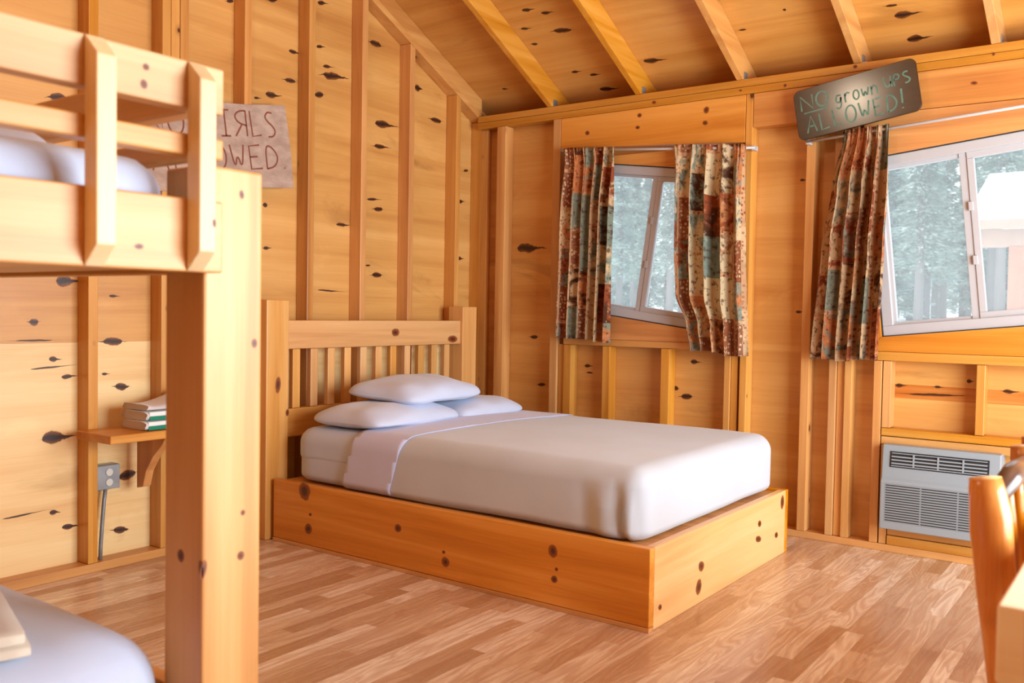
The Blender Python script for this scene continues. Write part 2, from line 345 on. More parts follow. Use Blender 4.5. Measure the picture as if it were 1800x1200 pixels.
K_W1=[(-2.737,1.274,0.075,0.03,0.036),(-2.871,1.097,0.04,0.019,-0.0),(-2.791,0.938,0.037,0.015,-0.033),(-2.729,0.862,0.05,0.012,0.038),(-2.511,1.009,0.099,0.021,-0.017),(-2.475,0.802,0.062,0.021,-0.09),(-2.784,0.601,0.098,0.032,-0.016),(-2.44,0.394,0.092,0.026,0.201),(-2.481,0.141,0.063,0.021,-0.185),(-2.791,0.276,0.033,0.015,-0.169),(-2.724,0.202,0.055,0.015,-0.045),(-2.56,0.864,0.027,0.008,-0.046),(-2.764,2.058,0.075,0.022,0.196),(-1.899,2.709,0.046,0.011,0.276),(-1.632,2.788,0.054,0.012,0.276),(-1.492,2.552,0.061,0.013,0.031),(-1.506,2.396,0.077,0.017,0.076),(-1.635,2.295,0.074,0.02,0.089),(-1.734,2.26,0.033,0.009,0.127),(-1.673,1.714,0.03,0.015,0.104),(-1.664,1.487,0.037,0.012,0.066),(-1.203,2.486,0.129,0.027,0.113),(-1.251,2.53,0.056,0.012,0.159),(-1.297,2.87,0.055,0.015,0.212),(-1.307,2.627,0.046,0.012,0.175),(-1.303,2.364,0.068,0.019,0.199),(-0.862,2.748,0.099,0.022,-0.01),(-0.496,2.566,0.051,0.025,0.028),(-0.791,2.287,0.135,0.026,0.052),(-0.818,2.15,0.096,0.016,0.057),(-0.306,2.397,0.109,0.02,0.016),(-0.826,1.775,0.078,0.017,0.075),(-0.88,1.83,0.086,0.01,0.084),(-0.057,1.905,0.054,0.015,0.107),(-1.126,1.657,0.08,0.013,0.035),(-0.829,1.381,0.087,0.017,0.042),(-0.059,1.524,0.054,0.015,0.057),(-0.912,1.435,0.043,0.007,0.05),(-1.216,1.275,0.155,0.006,-0.025),(-2.52,1.215,0.038,0.008,0.023),(-2.852,1.02,0.167,0.005,0.001),(-2.803,0.904,0.146,0.005,0.065),(-2.923,0.287,0.137,0.005,0.046),(-0.001,2.117,0.049,0.011,0.133)]
K_W2=[(0.374,1.59,0.155,0.037,-0.026),(0.436,1.011,0.063,0.015,0.031),(0.502,0.703,0.062,0.015,0.033),(0.843,0.842,0.041,0.014,0.005),(0.86,0.8,0.045,0.007,-0.021),(1.564,0.901,0.046,0.016,-0.001),(1.449,0.741,0.04,0.017,0.064),(1.526,0.696,0.072,0.02,0.037),(2.163,1.908,0.028,0.009,-0.07),(2.162,1.2,0.031,0.009,0.015),(2.688,0.836,0.038,0.012,0.062),(2.866,0.838,0.031,0.008,-0.013),(3.005,0.875,0.023,0.011,0.06),(3.178,0.836,0.048,0.013,0.007),(2.867,0.799,0.234,0.008,0.031)]
K_CE=[(0.773,-0.539,0.059,0.014,0.077),(0.875,-0.494,0.057,0.014,0.129),(0.906,-0.356,0.109,0.022,0.117),(0.678,-0.42,0.053,0.011,0.12),(0.667,-0.301,0.042,0.012,0.109),(0.793,-0.045,0.047,0.013,0.087),(0.899,-0.0,0.05,0.013,0.084),(0.923,0.127,0.093,0.022,0.072),(1.313,-0.035,0.098,0.024,0.09),(1.899,-0.14,0.043,0.007,0.063),(2.692,-0.062,0.087,0.027,0.036),(2.649,-0.129,0.056,0.01,0.044),(2.712,0.098,0.079,0.025,0.015),(2.866,0.238,0.155,0.018,-0.002),(2.148,-0.218,0.017,0.01,0.23),(0.225,-0.002,0.037,0.009,0.183)]
K_BN=[(0.384,0.28,0.042,0.042,0.131),(0.426,0.171,0.012,0.008,0.146),(0.413,0.099,0.025,0.025,0.155),(1.008,0.195,0.021,0.018,0.155),(1.277,0.132,0.01,0.007,0.17),(1.287,0.092,0.023,0.022,0.176),(1.839,0.234,0.022,0.025,0.169),(1.858,0.164,0.008,0.007,0.181),(1.848,0.122,0.016,0.014,0.188)]
K_BF=[(-1.349,0.15,0.029,0.021,-0.217),(-1.369,0.07,0.029,0.031,-0.234),(-0.703,0.208,0.022,0.014,-0.179),(-0.713,0.138,0.037,0.014,-0.193),(-0.401,0.261,0.025,0.034,-0.16),(-0.474,0.111,0.024,0.014,-0.189),(-1.715,0.075,0.015,0.011,-0.252)]
K_H1=[(1.214,2.342,0.015,0.013,-0.111),(1.203,2.272,0.015,0.01,-0.104),(0.858,2.274,0.016,0.014,-0.1),(1.636,2.325,0.017,0.019,-0.115),(1.63,2.253,0.017,0.013,-0.106),(2.994,2.295,0.015,0.008,-0.132)]
K_TP=[(1.308,2.406,0.015,0.01,-0.119),(1.834,2.408,0.01,0.006,-0.127),(3.072,2.419,0.007,0.008,-0.15),(2.442,2.451,0.011,0.009,-0.142),(2.082,2.403,0.009,0.009,-0.13)]
K_PX=[(-3.575,1.103,0.007,0.009,-0.019),(-3.695,0.655,0.007,0.019,-0.22),(-3.606,0.665,0.009,0.009,-0.208),(-3.601,0.754,0.006,0.006,-0.17),(-3.609,1.406,0.006,0.009,0.113)]
K_PY=[(2.177,0.672,0.012,0.013,0.173),(2.245,0.655,0.008,0.018,0.182)]
K_HR=[(-0.882,1.04,0.034,0.023,-0.009),(-0.358,0.993,0.045,0.022,-0.015)]
K_HP=[(-1.759,0.783,0.018,0.041,-0.056),(-1.697,0.636,0.011,0.018,-0.081)]
K_G=[(-3.849,1.603,0.007,0.006,0.222),(-3.853,1.572,0.007,0.008,0.207),(-3.861,1.283,0.009,0.005,0.067)]
K_U=[(-3.733,1.334,0.004,0.008,0.088)]
# ------------------------------------------------------------------ setting
SL = 0.49                       # roof slope
XR, YB = 5.3, -6.1              # right end of the window wall, back end of the left wall
RIDGE = -3.05
def rz(y): return 2.467 + SL*(-y) if y > RIDGE else 2.467 + SL*(-RIDGE) - SL*(RIDGE-y)   # rafter underside
fl = mesh_obj('floor', MB().box(-0.1, XR, YB-0.4, 0.1, -0.1, 0.0), 'floor'); tag(fl, kind='structure')

# left wall: two rows of plywood between studs, knots in its mesh
YS = -0.0894
wl = MB()
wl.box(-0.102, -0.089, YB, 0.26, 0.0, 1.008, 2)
wl.prism([(YB,1.0085),(0.26,1.0085),(0.26,rz(0.26)+0.15),(RIDGE,rz(RIDGE)+0.15),(YB,rz(YB)+0.15)], 'X', -0.102, -0.089)
wl.knots(K_W1, 'X', -0.0884)
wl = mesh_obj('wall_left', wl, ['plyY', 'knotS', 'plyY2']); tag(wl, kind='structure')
def lum(name, parent, x0, x1, y0, y1, z0, z1, ax, knots=None, kax=None, kval=None, mat='stud', bevel=0.003):
    mb = MB().box(x0, x1, y0, y1, z0, z1)
    if knots: mb.knots(knots, kax, kval)
    return part(name, mb, [mat+ax, 'knotR'], parent, bevel=bevel)
lum('sill_plate', wl, -0.088, 0.0, YB, 0.0, 0, 0.040, 'Y')
for y in (-5.53,-5.12,-4.72,-4.31,-3.91,-3.50,-3.10,-2.688,-2.337,-2.291,-2.244,-1.881,-1.463,-1.068,-0.665,-0.219,0.045):
    y1 = y+0.044; top = rz(y1 if y1 > RIDGE else y)-0.006
    if y > RIDGE: p = [(y,0.041),(y1,0.041),(y1,rz(y1)-0.003),(y,rz(y)-0.003)]
    else: p = [(y,0.041),(y1,0.041),(y1,rz(y1)-0.003),(y,rz(y)-0.003)]
    part('stud', MB().prism(p, 'X', -0.088, 0.0), 'studZ', wl, bevel=0.003)
for nm, x0, x1, lo, hi in (('gable_top_plate', -0.088, 0.0, 0.0, 0.040), ('gable_rafter', -0.052, -0.012, 0.041, 0.155)):
    part(nm, MB().prism([(0.06,rz(0.06)+lo),(0.06,rz(0.06)+hi),(RIDGE,rz(RIDGE)+hi),(RIDGE,rz(RIDGE)+lo)], 'X', x0, x1), 'studY', wl, bevel=0.003)
    part(nm, MB().prism([(RIDGE-0.001,rz(RIDGE)+lo),(RIDGE-0.001,rz(RIDGE)+hi),(YB,rz(YB)+hi),(YB,rz(YB)+lo)], 'X', x0, x1), 'studY', wl, bevel=0.003)

# window wall (right-hand wall in the photo)
wr = MB(); y0, y1 = 0.089, 0.102
ZT = 2.467
RO1 = (0.77, 1.81, 1.014, 2.13); RO2 = (2.49, 3.56, 1.006, 2.13)
for b in ((-0.089, RO1[0], 0, ZT), (RO1[0], RO1[1], 0, RO1[2]), (RO1[0], RO1[1], RO1[3], ZT), (RO1[1], RO2[0], 0, ZT),
          (RO2[0], RO2[1], 0, RO2[2]), (RO2[0], RO2[1], RO2[3], ZT), (RO2[1], XR, 0, ZT)):
    wr.box(b[0], b[1], y0, y1, b[2], b[3])
wr.add([(2.66,.0886,.770),(3.8,.0886,.775),(3.8,.0886,.838),(2.66,.0886,.842)], [(0,1,2,3)], 2); wr.knots(K_W2, 'Y', 0.0880)
wr = mesh_obj('wall_right', wr, ['plyX', 'knotS', 'heart']); tag(wr, kind='structure')
Q = lambda n, x0, x1, z0, z1, y0=0.0, y1=0.088, ax='Z', **k: lum(n, wr, x0, x1, y0, y1, z0, z1, ax, **k)
Q('sill_plate', 0.0, XR, 0, 0.036, ax='X')
Q('top_plate', 0.0, XR, 2.384, 2.424, ax='X', knots=[k for k in K_TP if k[1] < 2.424], kax='Y', kval=-0.0006)
Q('top_plate', 0.0, XR, 2.426, 2.467, ax='X', y0=0.002, knots=[k for k in K_TP if k[1] >= 2.424], kax='Y', kval=0.0014)
for x0, x1, z0, z1, yy in ((0.165,0.235,0.037,2.383,0), (0.607,0.662,0.037,2.383,0), (0.665,0.706,0.037,0.974,0.018), (0.710,0.766,0.037,0.974,0.004),
        (0.992,1.043,0.037,0.974,0.004), (1.386,1.440,0.037,0.974,0.004), (1.776,1.812,0.037,0.974,0.004), (1.814,1.852,0.037,0.974,0.014), (1.868,1.908,0.037,2.383,0),
        (2.206,2.252,0.037,2.196,0), (2.354,2.392,0.037,2.196,0), (2.394,2.431,0.037,2.196,0.016), (2.434,2.472,0.037,2.196,0),
        (2.578,2.618,0.037,0.960,0), (2.622,2.662,0.624,0.960,0.004), (3.046,3.084,0.624,0.960,0.004), (3.46,3.50,0.624,0.960,0.004), (3.56,3.60,0.037,2.196,0), (4.02,4.06,0.037,2.383,0), (4.42,4.46,0.037,2.383,0), (4.83,4.87,0.037,2.383,0)):
    Q('stud', x0, x1, z0, z1, y0=yy)
Q('rough_sill', 0.709, 1.866, 0.976, 1.014, ax='X', y0=0.002)
Q('rough_sill', 2.49, 3.558, 0.962, 1.006, ax='X', y0=-0.002)
# header over the first window, its lower edge follows the tilted rod
h = MB().prism([(0.664,2.200),(1.866,2.122),(1.866,2.382),(0.664,2.382)], 'Y', 0.0, 0.088); h.knots(K_H1[:5], 'Y', -0.0006)
part('header', h, ['bedX', 'knotR'], wr, bevel=0.003)
h = MB().box(1.910, 3.95, 0.0, 0.088, 2.200, 2.382); h.knots(K_H1[5:], 'Y', -0.0006)
part('header', h, ['bedX', 'knotR'], wr, bevel=0.003)
Q('air_conditioner_header', 2.622, 3.5, 0.584, 0.622, ax='X'); Q('air_conditioner_header', 2.622, 3.5, 0.540, 0.580, ax='X', y0=0.004)
Q('blocking', 2.664, 3.5, 0.086, 0.128, ax='X', y0=0.004); Q('blocking', 2.664, 3.5, 0.037, 0.083, ax='X')
Q('jack_stud', 2.624, 2.660, 0.037, 0.538, y0=0.004)
Q('corner_stud', 0.001, 0.052, 0.041, 2.383, y0=0.045)

# fillers between the square openings and the crooked windows, then the windows
def rect_pts(cx, cz, w, h, a):
    c, s = math.cos(a), math.sin(a)
    return [(cx+u*c-v*s, cz+u*s+v*c) for u, v in ((-w/2,-h/2),(w/2,-h/2),(w/2,h/2),(-w/2,h/2))]
def fillers(RO, cx, cz, a, ztop):
    i = rect_pts(cx, cz, 0.908, 0.908, a); x0, x1, z0, z1 = RO
    z1 = ztop
    for nm, p, ax in (('bottom_filler', [(x0,z0+.001),(x1,z0+.001),i[1],i[0]], 'X'), ('top_filler', [i[3],i[2],(x1,z1),(x0,z1)], 'X'),
                  ('side_filler', [(x0,z0+.002),(i[0][0]-.001,i[0][1]),(i[3][0]-.001,i[3][1]),(x0,z1-.001)], 'Z'), ('side_filler', [(i[1][0]+.001,i[1][1]),(x1,z0+.002),(x1,z1-.001),(i[2][0]+.001,i[2][1])], 'Z')):
        part(nm, MB().prism(p, 'Y', 0.008, 0.086), 'bed'+ax, wr, bevel=0.002)
A1, A2 = -0.131, 0.108
C1, C2 = (1.280, 1.585), (3.012, 1.580)
fillers((0.768,1.812,1.014,0), C1[0], C1[1], A1, 2.122); fillers((2.492,3.556,1.006,0), C2[0], C2[1], A2, 2.198)
def window(name, C, a):
    def L(u, v, y=0.0): return (C[0]+u*math.cos(a)-v*math.sin(a), y, C[1]+u*math.sin(a)+v*math.cos(a))
    def bar(mb, u0, u1, v0, v1, ya, yb, mi=0):
        p = [L(u,v,y) for y in (ya,yb) for u,v in ((u0,v0),(u1,v0),(u1,v1),(u0,v1))]
        # order: front four then back four
        return mb.add(p, [(0,1,2,3),(7,6,5,4),(0,4,5,1),(1,5,6,2),(2,6,7,3),(3,7,4,0)], mi)
    def ring(mb, u0, u1, v0, v1, t, ya, yb, mi=0):
        bar(mb,u0,u1,v0,v0+t,ya,yb,mi); bar(mb,u0,u1,v1-t,v1,ya,yb,mi); bar(mb,u0,u0+t,v0+t,v1-t,ya,yb,mi); bar(mb,u1-t,u1,v0+t,v1-t,ya,yb,mi)
    fr = MB(); ring(fr, -.45, .45, -.45, .45, .05, .026, .10)
    W = mesh_obj(name, fr, 'vinyl', bevel=0.003); tag(W, kind='structure')
    g = MB(); ring(g, -.4535, .4535, -.4535, .4535, .004, .02, .09); part('gasket', g, 'gasket', W)
    s = MB(); ring(s, -.402, -.022, -.402, .402, .018, .05, .085); part('fixed_frame', s, 'vinyl', W, bevel=0.002)
    bar(s2 := MB(), -.042, -.008, -.402, .402, .045, .09); part('meeting_rail', s2, 'vinyl', W, bevel=0.002)
    s = MB(); ring(s, -.008, .402, -.402, .402, .032, .040, .072); sash = part('sliding_sash', s, 'vinyl', W, bevel=0.003)
    for v in (-.12, .14):
        l_ = MB(); bar(l_, -.016, .006, v-.022, v+.022, .030, .040); part('latch', l_, 'vinyl', sash, bevel=0.003)
    for nm, u0, u1, yy, par in (('fixed_pane', -.386, -.040, .072, W), ('sash_pane', .022, .372, .056, sash)):
        p = MB(); bar(p, u0, u1, -.39, .39, yy, yy+.003); part('glass_pane', p, 'glass', par)
    return W
window('window_1', C1, A1); window('window_2', C2, A2)

# ceiling of plywood on rafters
ce = MB()
T0, T1 = 0.156, 0.17
ce.prism([(0.45,rz(0.45)+T0),(0.45,rz(0.45)+T1),(RIDGE,rz(RIDGE)+T1),(RIDGE,rz(RIDGE)+T0)], 'X', -0.5, XR)
ce.prism([(RIDGE,rz(RIDGE)+T0),(RIDGE,rz(RIDGE)+T1),(YB-.4,rz(YB-.4)+T1),(YB-.4,rz(YB-.4)+T0)], 'X', -0.5, XR)
ce.knots(K_CE, 'Z', lambda h, v: (h, v, rz(v)+T0-0.0008))
ce = mesh_obj('ceiling', ce, ['plyC', 'knotS']); tag(ce, kind='structure')
for i in range(8):
    x = 0.557+0.6255*i; xs = (x, x+0.040)
    r = part('rafter', MB().prism([(0.30,rz(0.30)),(0.30,rz(0.30)+T0-.001),(RIDGE+.02,rz(RIDGE+.02)+T0-.001),(RIDGE+.02,rz(RIDGE+.02))], 'X', *xs) if False else
        MB().prism([(0.0,2.4675),(0.088,2.4675),(0.30,rz(0.30)),(0.30,rz(0.30)+T0-.001),(RIDGE+.02,rz(RIDGE+.02)+T0-.001),(RIDGE+.02,rz(RIDGE+.02))], 'X', *xs), 'studY', ce, bevel=0.003)
    part('metal_clip', MB().box(x+.041, x+.044, 0.006, 0.05, 2.4675, 2.51).box(x+.044, x+.066, 0.006, 0.05, 2.4675, 2.4705), 'steel', r)
    part('rafter', MB().prism([(RIDGE-.02,rz(RIDGE-.02)),(RIDGE-.02,rz(RIDGE-.02)+T0-.001),(YB-.3,rz(YB-.3)+T0-.001),(YB-.3,rz(YB-.3))], 'X', *xs), 'studY', ce, bevel=0.003)
    if i < 7: part('frieze_block', MB().box(x+.041, x+.6245, 0.1025, 0.245, 2.4475, 2.4665).box(x+.041, x+.6245, 0.215, 0.245, 2.4665, 2.508), 'studX', ce, bevel=0.003)
part('frieze_block', MB().box(-0.0885, 0.556, 0.1025, 0.245, 2.4475, 2.4665).box(-0.0885, 0.556, 0.215, 0.245, 2.4665, 2.508), 'studX', ce, bevel=0.003)
part('ridge_beam', MB().box(-0.08, XR, RIDGE-.02, RIDGE+.02, rz(RIDGE)-.03, rz(RIDGE)+T0-.01), 'studX', ce, bevel=0.003)

# the two walls out of view; the right one has a wide glazed double door
wb = mesh_obj('wall_back', MB().prism([(-0.1,0),(XR+.1,0),(XR+.1,2.6),(-0.1,2.6)], 'Y', YB-.013, YB-.0), 'plyX'); tag(wb, kind='structure')
DY0, DY1, DZ0, DZ1 = -3.32, -0.68, 0.10, 2.20
wf = MB()
for a in ((YB,DY0,0,2.6),(DY1,0.10,0,2.6),(DY0,DY1,0,DZ0),(DY0,DY1,DZ1,2.6)): wf.box(XR, XR+.013, *a)
wf.prism([(0.0,2.6),(YB,2.6),(YB,2.62),(RIDGE,rz(RIDGE)+T0),(0.0,2.62)], 'X', XR, XR+.013)
wf = mesh_obj('wall_front', wf, 'plyY'); tag(wf, kind='structure')
d_ = MB()
for k in range(2):
    a, b = DY0+(DY1-DY0)*k/2+.003, DY0+(DY1-DY0)*(k+1)/2-.003
    d_.box(XR+.005,XR+.045,a,a+.06,DZ0,DZ1); d_.box(XR+.005,XR+.045,b-.06,b,DZ0,DZ1); d_.box(XR+.005,XR+.045,a+.06,b-.06,DZ0,DZ0+.08); d_.box(XR+.005,XR+.045,a+.06,b-.06,DZ1-.06,DZ1)
d_ = mesh_obj('door_1', d_, 'vinyl', bevel=.003); tag(d_, kind='structure')

# ------------------------------------------------------------------ double bed
BX0, BX1, BY0, BY1, BH = 0.150, 2.267, -1.803, -0.315, 0.312
bed = thing('double_bed', (1.2, -1.06, 0), 'honey pine double bed with solid box base and slatted headboard in the corner', 'bed')
P_ = lambda n, mb, m, **k: part(n, mb, m, bed, **k)
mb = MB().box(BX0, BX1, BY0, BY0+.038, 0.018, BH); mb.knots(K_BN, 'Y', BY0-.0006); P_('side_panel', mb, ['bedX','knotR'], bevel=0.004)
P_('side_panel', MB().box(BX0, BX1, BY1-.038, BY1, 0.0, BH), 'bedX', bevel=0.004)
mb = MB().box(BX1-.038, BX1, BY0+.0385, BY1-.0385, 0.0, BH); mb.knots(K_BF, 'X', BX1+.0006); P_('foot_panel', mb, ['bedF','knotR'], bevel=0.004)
P_('base_trim', MB().box(BX0, BX1+.002, BY0-.003, BY0+.03, 0.0, 0.017), 'studX', bevel=0.002)
P_('deck', MB().box(BX0+.005, BX1-.039, BY0+.039, BY1-.039, 0.270, 0.300), 'bedX')
mb = MB().box(0.004, 0.125, -1.832, -1.690, 0, 1.214); mb.knots(K_HP, 'X', 0.1256); P_('headboard_post', mb, ['bunkZ','knotR'], bevel=0.005)
P_('headboard_post', MB().box(0.004, 0.125, -0.278, -0.136, 0, 1.200), 'bunkZ', bevel=0.005)
mb = MB().box(0.062, 0.108, -1.689, -0.279, 0.962, 1.110); mb.knots(K_HR, 'X', 0.1086); P_('top_rail', mb, ['bunkY','knotR'], bevel=0.005)
P_('lower_rail', MB().box(0.062, 0.108, -1.689, -0.279, 0.505, 0.652), 'bunkY', bevel=0.005)
for k in range(11):
    y = -1.617+0.1216*k; P_('slat', MB().box(0.070, 0.100, y-.025, y+.025, 0.653, 0.961), 'bunkZ', bevel=0.003)

def rbox(x0, x1, y0, y1, z0, z1, r, sag=0.0, seed=0.0, amp=0.0, n=6, div=26, crown=0.0, cut=None):
    """rounded soft box as a bmesh-cut surface; returns MB"""
    import bmesh
    bm = bmesh.new(); bmesh.ops.create_cube(bm, size=1.0)
    bmesh.ops.subdivide_edges(bm, edges=bm.edges[:], cuts=div, use_grid_fill=True)
    cx, cy, cz = (x0+x1)/2, (y0+y1)/2, (z0+z1)/2; hx, hy, hz = (x1-x0)/2, (y1-y0)/2, (z1-z0)/2
    for v in bm.verts:
        p = Vector((v.co.x*2*hx, v.co.y*2*hy, v.co.z*2*hz))
        # spread vertices toward the edges for a clean roundover
        q = Vector([math.copysign(abs(p[i]/h)**0.8*h, p[i]) for i, h in enumerate((hx, hy, hz))])
        c = Vector((max(-hx+r, min(hx-r, q.x)), max(-hy+r, min(hy-r, q.y)), max(-hz+r*.6, min(hz-r, q.z))))
        d = q-c
        if d.length > 1e-6:
            d = Vector((d.x, d.y, d.z)); m = max(abs(d.x)/r, abs(d.y)/r, abs(d.z)/(r if q.z > 0 else r*.6))
            rr = r; dn = d.normalized(); q = c+Vector((dn.x*rr*m, dn.y*rr*m, dn.z*(rr if q.z > 0 else r*.6)*m))
        u, w_ = q.x/hx, q.y/hy
        if q.z > 0: q.z += crown*(1-u*u)*(1-w_*w_)*(q.z/hz)
        P = q+Vector((cx, cy, cz))
        if amp:
            nv = noise.noise_vector(P*2.3+Vector((seed, 0, 0)))*amp + noise.noise_vector(P*7+Vector((seed, 5, 0)))*amp*0.35
            P += Vector((nv.x*.5, nv.y*.5, nv.z))
        v.co = P
    for co, no in (cut or []):
        g = bm.verts[:]+bm.edges[:]+bm.faces[:]
        bmesh.ops.bisect_plane(bm, geom=g, plane_co=co, plane_no=no, clear_outer=True)
    bm.verts.index_update(); o_ = MB(); o_.add([v.co.copy() for v in bm.verts], [[v.index for v in f.verts] for f in bm.faces]); bm.free()
    return o_
def shell(ob, t):
    s = ob.modifiers.new('thickness', 'SOLIDIFY'); s.thickness = t; s.offset = 1

MX0, MX1, MY0, MY1, MZ0, MZ1 = 0.235, 2.195, -1.735, -0.368, 0.302, 0.575
mt = thing('mattress', (1.2, -1.06, MZ0), 'white sheeted double mattress under the grey blanket', 'mattress')
part('mattress_body', rbox(MX0, MX1, MY0, MY1, MZ0, MZ1, 0.075, crown=0.018, amp=0.004), 'sheet', mt, smooth=True)
part('fitted_sheet_hem', rbox(MX0-.004, MX1-.5, MY0-.006, MY1+.006, MZ0+.10, MZ1+.002, 0.075, crown=0.018, amp=0.006, seed=4, cut=[((0,0,.415),(-.06,0,-1))]), 'sheet', mt, smooth=True)
# blanket: soft shell over the mattress from the fold to the foot, with a pleat at the near foot corner
def pleat(mb):
    for i, (x, y, z) in enumerate(mb.v):
        # vertical pleat on the near side close to the foot corner
        near = max(0, 1-abs(y-(MY0-.01))/.10); dx = (x-2.13)
        hz = max(0, min(1, (0.545-z)/.12))
        dx += (z-.31)*.10; b = 0.022*math.exp(-((dx-.020)/.016)**2)*hz - 0.030*math.exp(-((dx+.010)/.012)**2)*hz + 0.020*math.exp(-((dx+.08)/.045)**2)*hz - .008*math.exp(-((dx+.17)/.03)**2)*hz
        mb.v[i] = (x, y-b*near, z)
    return mb
bl = pleat(rbox(MX0, MX1+.010, MY0-.010, MY1+.010, MZ0+.001, MZ1+.010, 0.078, crown=0.018, amp=0.005, seed=2, div=70, cut=[((0.80,-1.735,.31),(-1,.047,.31))]))
bl = mesh_obj('blanket', bl, 'blanket', origin=(1.5,-1.06,MZ0), smooth=True); shell(bl, 0.004)
tag(bl, 'light grey blanket tucked around the foot of the double bed', 'blanket')
ts = rbox(MX0-.01, MX1+.05, MY0-.016, MY1+.016, MZ0+.002, MZ1+.016, 0.080, crown=0.018, amp=0.005, seed=2, div=70, cut=[((0.585,-1.735,.31),(-1,.02,.30)), ((0.893,-1.735,.31),(1,-.047,-.31))])
ts = mesh_obj('top_sheet', ts, 'sheetband', origin=(.8,-1.06,MZ0), smooth=True); shell(ts, 0.003)
tag(ts, 'white top sheet folded back as a band over the grey blanket', 'sheet')

def pillow(name, c, sx, sy, h, rot, tilt=(0,0), seed=0, label='', cat='pillow', mat='pillow', group=None):
    """sx,sy half sizes along local x,y"""
    mb = MB(); R = Matrix.Rotation(rot, 3, 'Z') @ Matrix.Rotation(tilt[0], 3, 'X') @ Matrix.Rotation(tilt[1], 3, 'Y')
    def f(sgn):
        def g(u, v):
            a, b = 2*u-1, 2*v-1
            a, b = math.sin(a*math.pi/2), math.sin(b*math.pi/2)
            cr = 1-0.10*(abs(a)*abs(b))**5; pin = (1-0.04*(1-abs(b)**2)*abs(a)**6)*cr; pin2 = (1-0.03*(1-abs(a)**2)*abs(b)**6)*cr
            th = h*max(0, 1-abs(a)**3.2)**.5*max(0, 1-abs(b)**3.2)**.5
            p = Vector((a*sx*pin, b*sy*pin2, sgn*th*(1.0 if sgn > 0 else .45)))
            n_ = noise.noise_vector(p*6+Vector((seed,0,sgn)))*0.015*min(1, th/h*1.5)
            return Vector(c)+R@(p+n_)
        return g
    mb.grid(f(1), 40, 40); mb.grid(f(-1), 40, 40, flip=True)
    o = mesh_obj(name, mb, mat, origin=c, smooth=True)
    return tag(o, label, cat, group)
pillow('pillow', (0.53, -1.375, 0.620), 0.245, 0.340, 0.085, 0.03, seed=1, label='white pillow at the near side of the bed under the topmost pillow')
pillow('pillow', (0.52, -0.745, 0.612), 0.25, 0.290, 0.078, -0.02, seed=2, label='white pillow at the wall side of the bed, half hidden by the topmost pillow')
pillow('pillow', (0.49, -1.115, 0.728), 0.235, 0.345, 0.088, 0.10, tilt=(0.0, 0.05), seed=3, label='topmost white pillow lying across the two lower pillows')

# ------------------------------------------------------------------ curtains and rods
def curtain(name, top, bot, mids, zt, zb, seed, flat, nf, label, loc):
    """top/bot: (xL, xR); mids: list of (v, xL, xR); zt,zb: (zL,zR)"""
    rnd = random.Random(seed); keys = [(0.0,)+tuple(top)]+list(mids)+[(1.0,)+tuple(bot)]
    ph = [rnd.uniform(0, 6.28) for _ in range(6)]; fr = [rnd.uniform(.8, 1.25) for _ in range(6)]
    def edge(v):
        for a, b in zip(keys, keys[1:]):
            if v <= b[0]:
                t = (v-a[0])/(b[0]-a[0]); t = t*t*(3-2*t); return a[1]+(b[1]-a[1])*t, a[2]+(b[2]-a[2])*t
        return keys[-1][1:]
    def g(u, v):
        xl, xr = edge(v); W = xr-xl
        uu = u+0.02*math.sin(6.28*(u*1.7+v*.35)+ph[0])
        wv = math.sin(2*math.pi*nf*uu+ph[1]+0.5*math.sin(2.2*v+ph[2]))
        wv2 = math.sin(2*math.pi*nf*1.9*uu*fr[1]+ph[3]+v)
        amp = 0.030*(0.30+0.70*min(1, v*4))*(1+0.3*math.sin(5*u+ph[4]))
        # slight sideways shear so that folds overlap
        x = xl+W*(uu)+0.013*math.cos(2*math.pi*nf*uu+ph[1])*(0.3+.7*min(1,v*3))
        zl = zt[0]+(zt[1]-zt[0])*u; zb_ = zb[0]+(zb[1]-zb[0])*u + 0.006*math.sin(9*u+ph[5])
        y = -0.062-amp*(wv+.35*wv2) - 0.008*v
        if v < 0.055: y += (0.0)
        gather = 0.006*math.sin(2*math.pi*nf*3.1*u+ph[5])*max(0, 1-v*9)
        return (x, y+gather, zl+(zb_-zl)*v)
    H = zt[0]-zb[0]
    mb = MB().grid(g, 150, 60, uvfn=lambda u, v: (u*flat, (1-v)*H))
    o = mesh_obj(name, mb, curtain_mat(seed), origin=loc, smooth=True); shell(o, 0.0012)
    return tag(o, label, 'curtain', None)
curtain('curtain', (0.712, 1.096), (0.695, 1.076), [(0.08,0.722,1.098),(0.45,0.705,1.092)], (2.185,2.160), (1.028,0.999), 1, 0.80, 5.6,
        'brown and rust patchwork curtain on the left side of the small window above the bed', (0.90,-.06,2.17))
curtain('curtain', (1.472, 1.906), (1.590, 1.932), [(0.12,1.475,1.905),(0.5,1.478,1.918),(0.72,1.492,1.925),(0.88,1.565,1.93)], (2.136,2.102), (0.978,0.949), 2, 0.85, 4.8,
        'wide patchwork curtain on the right side of the small window above the bed', (1.70,-.06,2.12))
curtain('curtain', (2.405, 2.628), (2.296, 2.600), [(0.25,2.355,2.628),(0.5,2.322,2.618)], (2.118,2.132), (0.953,0.961), 3, 0.80, 4.6,
        'rust patchwork curtain bunched at the left side of the larger window, below the black sign', (2.47,-.06,2.1))
def rod(x0, z0, x1, z1, label):
    t = thing('curtain_rod', ((x0+x1)/2, -.045, (z0+z1)/2), label, 'curtain rod')
    part('rod', MB().tube([(x0, -.046, z0), (x1, -.046, z1)], 0.0075, 12), 'rod', t, smooth=True)
    for x, z in ((x0+.012, z0), (x1-.012, z1)):
        part('end_bracket', MB().box(x-.010, x+.010, -.050, -.001, z-.012, z+.012), 'rod', t, bevel=0.002)
rod(0.700, 2.177, 1.945, 2.079, 'thin white curtain rod above the small window')
